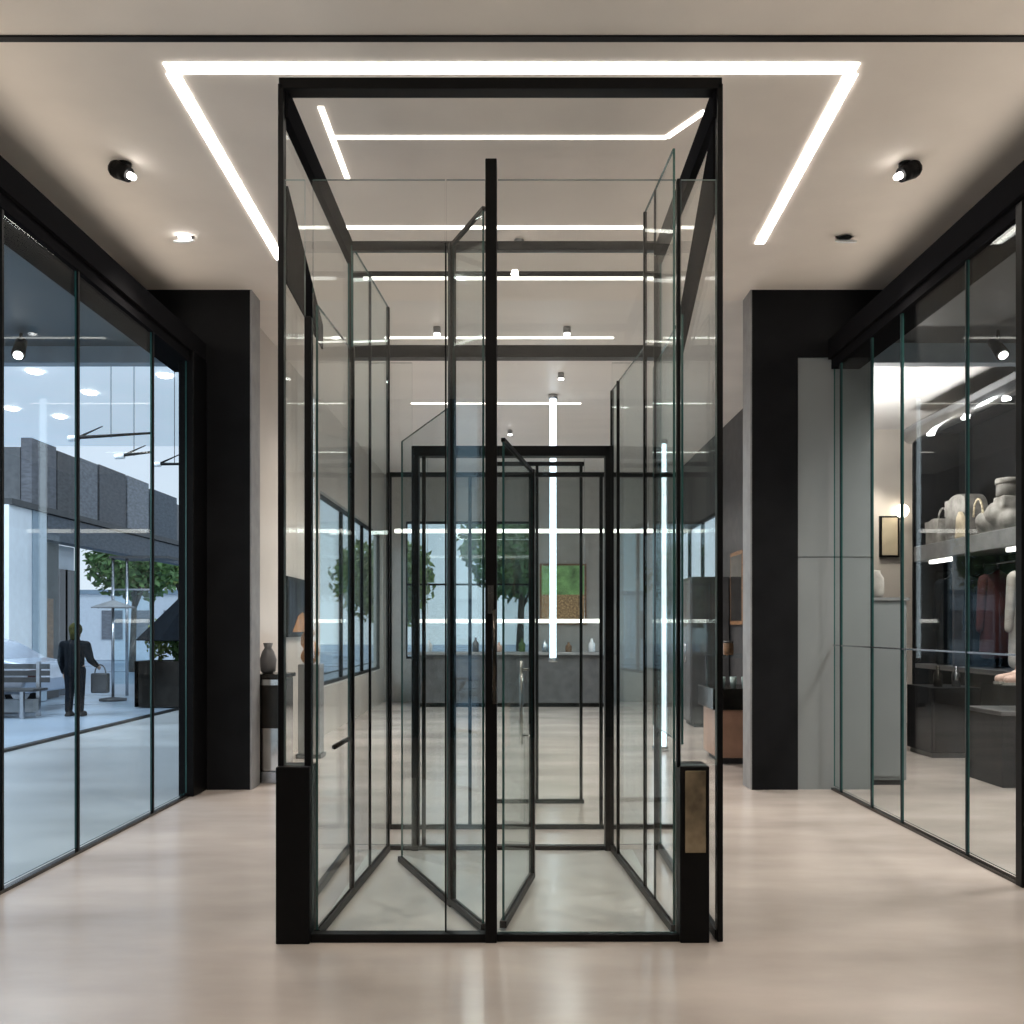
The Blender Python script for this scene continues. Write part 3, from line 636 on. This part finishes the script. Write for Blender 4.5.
# hanging spots at the edge of the lowered ceilings
def edge_spot(lab, x, y, z, mt='frame'):
    t = thing('hanging_spotlight', lab, 'spotlight', (x, y, z), 'spotlights under the lowered ceilings')
    MB().tube((x, y, z + .2), (x, y, z + .08), .015).build('stem', mt, t)
    MB().tube((x - .02, y + .05, z + .10), (x + .01, y - .07, z - .06), .05, .06, n=14).build('head', mt, t)
    MB().tube((x + .01, y - .07, z - .06), (x + .013, y - .08, z - .072), .04, n=14).build('bulb', 'bulb', t)
edge_spot('black spotlight under the blue soffit left of the hall', X(21, 8.8), 8.8, 4.12)
edge_spot('black spotlight under the dark soffit in the right shop', X(998, 8.8), 8.8, 4.12)

# ------------------------------------------------------------------ outside, left
struct('pavement', MB().box(-6.4, -3.06, -6, 60, -.15, -.005), 'pave', 'pale grey pavement outside the left window', cat='ground')
struct('street', MB().box(-60, -6.43, -6, 90, -.2, -.02), 'street', 'blue grey street surface beyond the kerb line', cat='ground')
struct('ground_far', MB().box(-6.4, 40, 20.2, 90, -.2, -.02), 'street', 'paved ground beyond the far window', cat='ground')
struct('kerb', MB().box(-6.46, -6.37, -6, 60, -.1, .03), 'frame', 'dark kerb line along the pavement', cat='kerb')
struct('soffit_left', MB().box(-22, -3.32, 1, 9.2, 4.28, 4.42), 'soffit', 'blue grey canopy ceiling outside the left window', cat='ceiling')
struct('trim_canopy_fascia', MB().box(-22, -3.32, 9.2, 9.34, 4.12, 4.5), 'fascia', 'paler front edge of the blue grey canopy', cat='trim')
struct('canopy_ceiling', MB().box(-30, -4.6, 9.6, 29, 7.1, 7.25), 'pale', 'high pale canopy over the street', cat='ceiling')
# facade with grey boards
bx = -10.0
def yd(px): return bx * F / (px - VX)
b = thing('shop_building', 'grey shop front across the street with white columns and sign boards', 'building', (bx, 24, 0))
MB().box(bx - 1.2, bx - .25, yd(32), 29, 3.6, 5.3).build('wall', 'darkgrey', b)
for k, (p0, p1, z0, z1, mi) in enumerate(((32, 58, 4.1, 5.5, 0), (58, 79, 4.1, 5.44, 1), (80, 99, 4.1, 5.48, 2), (100, 127, 4.1, 5.5, 3), (128, 150, 4.1, 5.5, 4), (153, 178, 4.1, 5.4, 5))):
    MB().box(bx - .25, bx - .02, yd(p0) + .03, yd(p1) - .03, z0, z1).build('sign_board', 'sign%d' % mi, b, .01)
MB().box(bx - .3, bx + .06, yd(9), 29, 4.0, 4.12).build('ledge', 'charcoal', b)
MB().box(bx - .3, bx + .0, yd(48), 29, 3.45, 3.98).build('lower_band', 'sign5', b)
for p0, p1, mt in ((9, 32, 'white'), (33, 47, 'fascia')):
    MB().box(bx - .7, bx, yd(p0), yd(p1), 0, 4.0).build('column', mt, b, .01)
MB().box(bx - .6, bx - .3, yd(48), yd(72), 0, 3.45).build('dark_bay', 'charcoal', b)
MB().box(bx - .3, bx - .28, yd(62) - .1, yd(66), .3, 2.2).build('door', 'wood', b)
MB().box(bx - .5, bx - .45, yd(73), yd(93), 0, 3.45).build('pale_bay', 'white', b)
for p in (77, 84): MB().box(bx - .45, bx - .38, yd(p) - .1, yd(p) + .35, 0, 2.9).build('shop_window', 'carglass', b)
# glass shelter
sy = 22.0
t = thing('glass_shelter', 'slim steel and glass shelter standing on the street', 'shelter', (X(131, sy), sy, 0))
for p in (113, 127, 151): MB().tube((X(p, sy), sy, -.02), (X(p, sy), sy, 3.2), .035, n=10).build('post', 'steel', t)
MB().box(X(110, sy), X(168, sy), sy - .05, sy + .9, 3.16, 3.22).build('roof', 'charcoal', t)
MB().box(X(113, sy), X(151, sy), sy - .01, sy + .01, 2.42, 2.46).build('cross_bar', 'steel', t)
MB().box(X(114, sy), X(150, sy), sy - .005, sy + .005, .25, 2.42, 0, 1).build('glass', ['glass_far', 'edge'], t)
py_ = 20.5
def parasol(name, lab, x, y, zr, zt, R, mt, z0=-.02):
    t = thing(name, lab, 'parasol', (x, y, z0))
    MB().tube((x, y, z0), (x, y, zt + .08), .03, n=10).build('pole', 'steel', t)
    MB().lathe((x, y, z0), [(.28, 0), (.28, .05), (.05, .08)], 18).build('base', 'charcoal', t)
    m = MB(); n = 8; b0 = len(m.v)
    m.v.append((x, y, zt))
    for k in range(n): a = 2 * PI * k / n + PI / 8; m.v.append((x + R * math.cos(a), y + R * math.sin(a), zr))
    for k in range(n): m.face([0, 1 + k, 1 + (k + 1) % n])
    c = m.build('canopy', mt, t); sd = c.modifiers.new('thick', 'SOLIDIFY'); sd.thickness = .02
    for k in range(n): a = 2 * PI * k / n + PI / 8; MB().tube((x, y, zt - .03), (x + R * .97 * math.cos(a), y + R * .97 * math.sin(a), zr - .02), .008, n=6).build('rib', 'charcoal', t)
parasol('parasol', 'small flat grey parasol in the street behind the person', X(113, py_), py_, 2.0, 2.16, .44, 'midgrey')
parasol('parasol', 'steep black parasol over the planter at the end of the left window', -6.10, 19.0, 1.32, 2.75, 1.38, 'jacket', 0)
# planter with shrubs
t = thing('planter', 'dark brown planter box under the black parasol', 'planter', (-6.75, 19.3, 0))
m = MB().box(-7.45, -6.45, 18.6, 18.68, 0, .9).box(-7.45, -6.45, 19.4, 19.48, 0, .9).box(-7.45, -7.37, 18.6, 19.48, 0, .9).box(-6.53, -6.45, 18.6, 19.48, 0, .9)
m.build('box', 'bronze', t); MB().box(-7.38, -6.52, 18.67, 19.41, .6, .8).build('soil', 'bark', t)
for lab, x, y, hh, mt in (('yellow green bush in the planter, left one', -7.1, 18.95, .85, 'green2'), ('dark green bush in the planter, right one', -6.75, 19.1, .65, 'green')):
    s = thing('potted_bush', lab, 'bush', (x, y, .8), 'bushes in the planter')
    MB().tube((x, y, .79), (x, y, .8 + hh * .7), .015, .008, n=7).build('stem', 'bark', s)
    MB().leaves((x, y, .8 + hh * .6), hh * .45, 420, .055, sc=(.7, .7, 1.1)).build('foliage', mt, s)
def tree(lab, x, y, h, R, mt, grp):
    t = thing('tree', lab, 'tree', (x, y, -.02), grp)
    m = MB().tube((x, y, -.02), (x + .1, y, h * .55), .13, .08, n=9)
    for k in range(5):
        a = k * 1.26; m.tube((x + .1, y, h * (.42 + .03 * k)), (x + R * .6 * math.cos(a), y + R * .6 * math.sin(a), h * .78), .05, .02, n=7)
    m.build('trunk', 'bark', t)
    c = MB()
    for k in range(9):
        a = k * 2.4; c.leaves((x + R * .5 * math.cos(a), y + R * .5 * math.sin(a), h * .74 + R * .35 * math.sin(k * 1.7)), R * .62, 420, .16)
    c.build('foliage', mt, t)
tree('leafy green tree behind the glass shelter', X(132, 34), 34, 5.3, 1.5, 'green', 'street trees')
tree('paler green tree at the right edge of the left window', X(178, 38), 38, 6.0, 1.7, 'green2', 'street trees')
tree('green tree outside the far window, right one', .1, 27, 5.0, 1.6, 'green', 'trees outside the far window')
tree('green tree outside the far window, left one', -4.2, 30, 4.0, 1.5, 'green2', 'trees outside the far window')
o = MB().box(-40, -11, 46, 47, 0, 3.2).build('pale_building', 'white')
tag(o, 'low pale building far down the street', 'building')
MB().box(-40.2, -10.8, 45.9, 47.1, 3.2, 3.4).build('roof', 'fascia', o)
for k in range(6): MB().box(-20 + k * 1.5, -19 + k * 1.5, 45.96, 46.0, 1.0, 2.4).build('window', 'sign2', o)
# bench
t = thing('street_bench', 'dark slatted bench left of the standing person', 'bench', (-9.0, 16.7, 0))
for k in range(4): MB().box(-10.6, -8.3, 16.35 + k * .14, 16.46 + k * .14, .45, .49).build('seat_slat', 'charcoal', t)
for k in range(3): MB().box(-10.6, -8.3, 16.93, 16.96, .58 + k * .12, .67 + k * .12).build('back_slat', 'charcoal', t)
for xx in (-10.3, -8.5):
    MB().box(xx - .03, xx + .03, 16.36, 16.42, -.02, .45).build('leg', 'steel', t); MB().box(xx - .03, xx + .03, 16.92, 16.98, -.02, .95).build('leg', 'steel', t)
MB().box(-10.5, -8.4, 16.55, 16.75, .08, .30).build('lower_panel', 'midgrey', t)
# car
cx0, cy0 = -13.1, 17.08
t = thing('car', 'pale silver car parked behind the bench', 'car', (cx0 + 2.1, cy0 + .85, -.02))
prof = [(0, .35), (.02, .62), (.10, .80), (.95, .92), (1.55, 1.32), (1.9, 1.40), (2.9, 1.38), (3.3, 1.28), (3.85, .98), (4.25, .90), (4.3, .60), (4.25, .35)]
body = [(cx0 + a, c) for a, c in prof]
MB().prism(body, 'y', cy0, cy0 + 1.7).build('body', 'car', t, .06, 3)
MB().prism([(cx0 + 1.1, .95), (cx0 + 1.6, 1.28), (cx0 + 2.25, 1.33), (cx0 + 2.25, .95)], 'y', cy0 - .012, cy0 + .02).build('window', 'carglass', t)
MB().prism([(cx0 + 2.33, .95), (cx0 + 2.33, 1.33), (cx0 + 2.95, 1.31), (cx0 + 3.3, 1.20), (cx0 + 3.6, .98)], 'y', cy0 - .012, cy0 + .02).build('window', 'carglass', t)
for a in (.85, 3.4):
    for yy in (cy0 - .03, cy0 + 1.55):
        wv = MB().tube((cx0 + a, yy, .30), (cx0 + a, yy + .18, .30), .32, n=24).build('wheel', 'rubber', t)
        MB().tube((cx0 + a, yy - .012, .30), (cx0 + a, yy + .05, .30), .19, n=16).build('hub', 'steel', wv)
MB().box(cx0 + 4.2, cx0 + 4.31, cy0 + .1, cy0 + .4, .62, .78).build('lamp', 'red', t)
# overhead arms under the pale canopy
for lab, p0, p1, y, py0_, py1_ in (('thin black hanging lamp rail, topmost beyond the left window', 70, 152, 14.5, 438, 433), ('thin black hanging lamp rail, middle one beyond the left window', 116, 152, 16, 456, 452), ('thin black hanging lamp rail nearest the end post of the left window', 153, 196, 17, 464, 464)):
    xa, xb, za, zb = X(p0, y), X(p1, y), Z(py0_, y), Z(py1_, y)
    t = thing('lamp_rail', lab, 'lamp rail', (xa, y, za), 'hanging lamp rails over the street')
    MB().tube((xa, y, za), (xb, y, zb), .03, .018, n=8).build('rail', 'frame', t)
    MB().tube((xa + .1, y, za), (xa + .5, y, za + .18), .02, .008, n=6).build('arm', 'frame', t)
    MB().tube(((xa + xb) / 2, y, za), ((xa + xb) / 2, y, 7.1), .006, n=6).build('wire', 'frame', t)
    MB().tube((xa - .02, y, za - .01), (xa + .14, y, za - .005), .045, n=10).build('lamp', 'white', t)
for k, (px, py) in enumerate(((35, 371), (165, 375), (12, 408), (60, 416), (90, 392))):
    d = (7.1 - H) * F / (VY - py)
    tag(MB().lathe((X(px, d), d, 7.095), [(.16, 0), (.16, -.03), (.1, -.05)], 16).build('canopy_lamp', 'bulb'), ['round lamp in the pale canopy, nearest the window frame edge', 'round lamp in the pale canopy, nearest the end post', 'round lamp in the pale canopy, at far left', 'round lamp in the pale canopy above the dark boards', 'round lamp in the pale canopy in the middle pane'][k], 'lamp', 'round lamps of the pale canopy')

# ------------------------------------------------------------------ the person (standing, seen from behind, left arm bent around a bag)
PX, PY = -7.83, 16.9
t = thing('person', 'person in dark jacket and olive knit cap standing beside the bench', 'person', (PX, PY, 0))
def pv(x, y, z): return (PX + x, PY + y, z - .02)
b = MB()
hd = pv(.01, .03, 1.50)
b.ball(hd, .1, 16, sc=(.78, .98, 1.2)); b.capsule(pv(.01, .07, 1.44), .06, pv(.01, .085, 1.42), .045)      # skull, jaw
b.capsule(pv(.01, .125, 1.50), .014, pv(.01, .14, 1.475), .017)                                             # nose
for s in (-1, 1): b.ball(pv(.01 + s * .08, .03, 1.49), .026, 10, sc=(.5, 1, 1.3)); b.ball(pv(.01 + s * .032, .118, 1.515), .014, 8)
b.capsule(pv(-.01, .122, 1.435), .008, pv(.03, .122, 1.435), .008)                                          # mouth
b.capsule(pv(0, .01, 1.42), .052, pv(0, 0, 1.32), .06)                                                      # neck
b.capsule(pv(-.12, 0, 1.25), .08, pv(.12, 0, 1.25), .08); b.capsule(pv(0, 0, 1.22), .13, pv(0, 0, .90), .12)
b.capsule(pv(-.08, 0, .86), .10, pv(.08, 0, .86), .10)
sh = {-1: [(-.20, 0, 1.26), (-.255, .02, .99), (-.235, .09, .77)], 1: [(.20, 0, 1.26), (.27, .02, 1.0), (.30, .19, .90)]}
for s in (-1, 1):
    a0, a1, a2 = [pv(*p) for p in sh[s]]
    b.capsule(a0, .055, a1, .042); b.capsule(a1, .042, a2, .028)
    d = (Vector(a2) - Vector(a1)).normalized(); side = Vector((s, 0, 0)); u = d.cross(side).normalized()
    k0 = Vector(a2) + d * .085
    b.capsule(a2, .028, k0, .036)
    for fI, (of, L) in enumerate(((-.027, .066), (-.009, .078), (.009, .073), (.027, .058))):
        r = k0 + u * of; m1 = r + d * L * .55 - side * .008; m2 = r + d * L - side * .03
        b.capsule(r, .010, m1, .009, 8); b.capsule(m1, .009, m2, .008, 8)
    th = Vector(a2) + d * .03 - u * .03
    b.capsule(th, .012, th + d * .045 - u * .03, .010, 8); b.capsule(th + d * .045 - u * .03, .010, th + d * .075 - u * .03 - side * .015, .009, 8)
for s in (-1, 1):
    b.capsule(pv(s * .085, 0, .84), .085, pv(s * .095, .01, .47), .055); b.capsule(pv(s * .095, .01, .47), .055, pv(s * .10, -.02, .09), .036)
    b.capsule(pv(s * .10, -.02, .06), .036, pv(s * .12, .13, .045), .03)
remesh(b.build('body', 'skin', t), .009, 3)
j = MB().capsule(pv(-.14, 0, 1.25), .10, pv(.14, 0, 1.25), .10).capsule(pv(0, -.01, 1.22), .165, pv(0, -.01, .84), .165).capsule(pv(-.06, 0, .82), .13, pv(.06, 0, .82), .13).capsule(pv(0, 0, 1.33), .085, pv(0, .01, 1.37), .08)
for s in (-1, 1):
    a0, a1, a2 = [pv(*p) for p in sh[s]]; j.capsule(a0, .085, a1, .066); j.capsule(a1, .066, Vector(a1).lerp(Vector(a2), .92), .05)
remesh(j.build('jacket', 'jacket', t), .016, 3)
tr = MB().capsule(pv(-.07, 0, .84), .115, pv(.07, 0, .84), .115)
for s in (-1, 1): tr.capsule(pv(s * .085, 0, .82), .11, pv(s * .095, .01, .47), .078); tr.capsule(pv(s * .095, .01, .47), .078, pv(s * .10, -.02, .11), .066)
remesh(tr.build('trousers', 'trouser', t), .016, 3)
for s in (-1, 1): remesh(MB().capsule(pv(s * .10, -.03, .06), .05, pv(s * .12, .12, .05), .042).box(PX + s * .11 - .045, PX + s * .11 + .045, PY - .075, PY + .16, -.02, .02).build('shoe', 'rubber', t), .012, 2)
c = MB().ball(pv(.01, .005, 1.545), .125, 18, sc=(.92, 1.0, 1.0)).capsule(pv(.01, -.06, 1.48), .075, pv(.01, -.05, 1.41), .07)
remesh(c.build('knit_cap', 'cap', t), .014, 3)
# bag held on the bent arm
g = thing('shoulder_bag', 'dark bag held at the right side of the person', 'bag', (PX + .36, PY + .2, .45))
MB().box(PX + .22, PX + .52, PY + .12, PY + .26, .38, .74).build('body', 'charcoal', g, .03, 3)
MB().path([(PX + .37 + .10 * math.cos(a), PY + .19, .72 + .17 * math.sin(a)) for a in [PI * k / 8 for k in range(9)]], .012).build('handle', 'charcoal', g)

# ------------------------------------------------------------------ camera
cam = bpy.data.cameras.new('camera'); co = bpy.data.objects.new('camera', cam); COL.objects.link(co)
cam.sensor_width = 36; cam.lens = F / 1024 * 36
co.location = (0, 0, H); co.rotation_euler = (PI / 2, 0, 0)
cam.shift_x = (512 - VX) / 1024; cam.shift_y = (VY - 512) / 1024
cam.clip_end = 300
S.camera = co

# ------------------------------------------------------------------ light
w = bpy.data.worlds.new('sky'); S.world = w; w.use_nodes = True
nt = w.node_tree; nt.nodes.clear()
out = nt.nodes.new('ShaderNodeOutputWorld'); bg = nt.nodes.new('ShaderNodeBackground')
tc = nt.nodes.new('ShaderNodeTexCoord'); sx = nt.nodes.new('ShaderNodeSeparateXYZ'); cr = nt.nodes.new('ShaderNodeValToRGB')
nt.links.new(tc.outputs['Generated'], sx.inputs[0]); nt.links.new(sx.outputs['Z'], cr.inputs[0])
cr.color_ramp.elements[0].position = 0; cr.color_ramp.elements[0].color = (.88, .93, 1., 1)
cr.color_ramp.elements[1].position = .6; cr.color_ramp.elements[1].color = (.52, .67, .90, 1)
nt.links.new(cr.outputs[0], bg.inputs[0]); bg.inputs[1].default_value = 1.1
nt.links.new(bg.outputs[0], out.inputs[0])
def area(name, loc, size, col, power, rot=(0, 0, 0), sy=None):
    l = bpy.data.lights.new(name, 'AREA'); l.energy = power; l.color = col; l.size = size
    if sy: l.shape = 'RECTANGLE'; l.size_y = sy
    o = bpy.data.objects.new(name, l); COL.objects.link(o); o.location = loc; o.rotation_euler = rot; return o
def spot(name, loc, col, power, ang=100, blend=.8, rot=(0, 0, 0), r=.05):
    l = bpy.data.lights.new(name, 'SPOT'); l.energy = power; l.color = col; l.spot_size = math.radians(ang); l.spot_blend = blend; l.shadow_soft_size = r
    o = bpy.data.objects.new(name, l); COL.objects.link(o); o.location = loc; o.rotation_euler = rot; return o
WARM = (1., .90, .78); NEUT = (1., .95, .89); COOL = (.82, .91, 1.)
for x, y, e in ((0, 1.0, 95), (-2.1, 3.8, 175), (2.1, 3.8, 175), (0, -2, 70)): spot('hall_fill', (x, y, 4.7), WARM, e, 150, 1., r=.035)  # unseen fill spots added to light the hall
for sg in (-1, 1): area('cove_fill', (sg * 3.2, 6.8, 4.36), .12, WARM, 6.5, (0, sg * 1.9, 0), 4.2)  # unseen fill lights added on the beams to brighten the ceiling
for x in (-2.45, 2.45): spot('hall_spot', (x, 7.2, 4.6), WARM, 220, 110, 1.)
area('hall_upfill', (0, -1.6, 2.0), 3.5, NEUT, 66, (PI, 0, 0), 2.5)  # unseen upward fill added behind the camera for the ceiling
area('hall_upfill', (-2.3, 2.0, 2.2), .5, WARM, 36, (PI, 0, 0), 2.5)  # this and the next: unseen side fills added to lift the ceiling
area('hall_upfill', (2.3, 2.0, 2.2), .5, WARM, 36, (PI, 0, 0), 2.5)
for x, y, e in ((-.8, 11.5, 110), (.8, 11.8, 110), (-.6, 15, 120), (.9, 15.4, 120)): spot('passage_lamp', (x, y, 4.68), NEUT, e * 3.8, 150, 1., r=.05)
for x, y, e in ((4.4, 6.2, 420), (4.6, 8.3, 420)): spot('shop_fill', (x, y, 4.20), NEUT, e, 150, 1., r=.22)  # out-of-view fill spots added to light the shop floor
area('shop_fill', (4.6, 12.6, 2.9), .6, NEUT, 150, (PI, 0, 0))  # unseen upward fill added to brighten the shop ceiling
spot('shop_fill', (4.6, 11.0, 4.6), NEUT, 330, 150, 1., r=.05)  # added fill spot over the shop floor
spot('shop_wall_lamp', (5.6, 14.6, 4.3), WARM, 120, 90, rot=(.5, 0, .2))
sun = bpy.data.lights.new('sun', 'SUN'); sun.energy = 1.2; sun.color = (.9, .95, 1.); sun.angle = .2
so = bpy.data.objects.new('sun', sun); COL.objects.link(so); so.rotation_euler = (math.radians(50), 0, math.radians(60))
area('street_fill', (-9, 14, 6.9), 4, COOL, 750)  # unseen fill added under the canopy to brighten the shop front
area('canopy_area_light', (-6, 6.5, 4.2), 1.5, COOL, 60)  # area light under the left soffit, no fixture modelled there

S.view_settings.view_transform = 'Standard'
S.view_settings.look = 'None'
S.view_settings.exposure = 0
S.cycles.max_bounces = 14
S.cycles.diffuse_bounces = 4
S.cycles.glossy_bounces = 8
S.cycles.transparent_max_bounces = 72
S.cycles.caustics_reflective = False
S.cycles.caustics_refractive = False
S.cycles.sample_clamp_indirect = 6
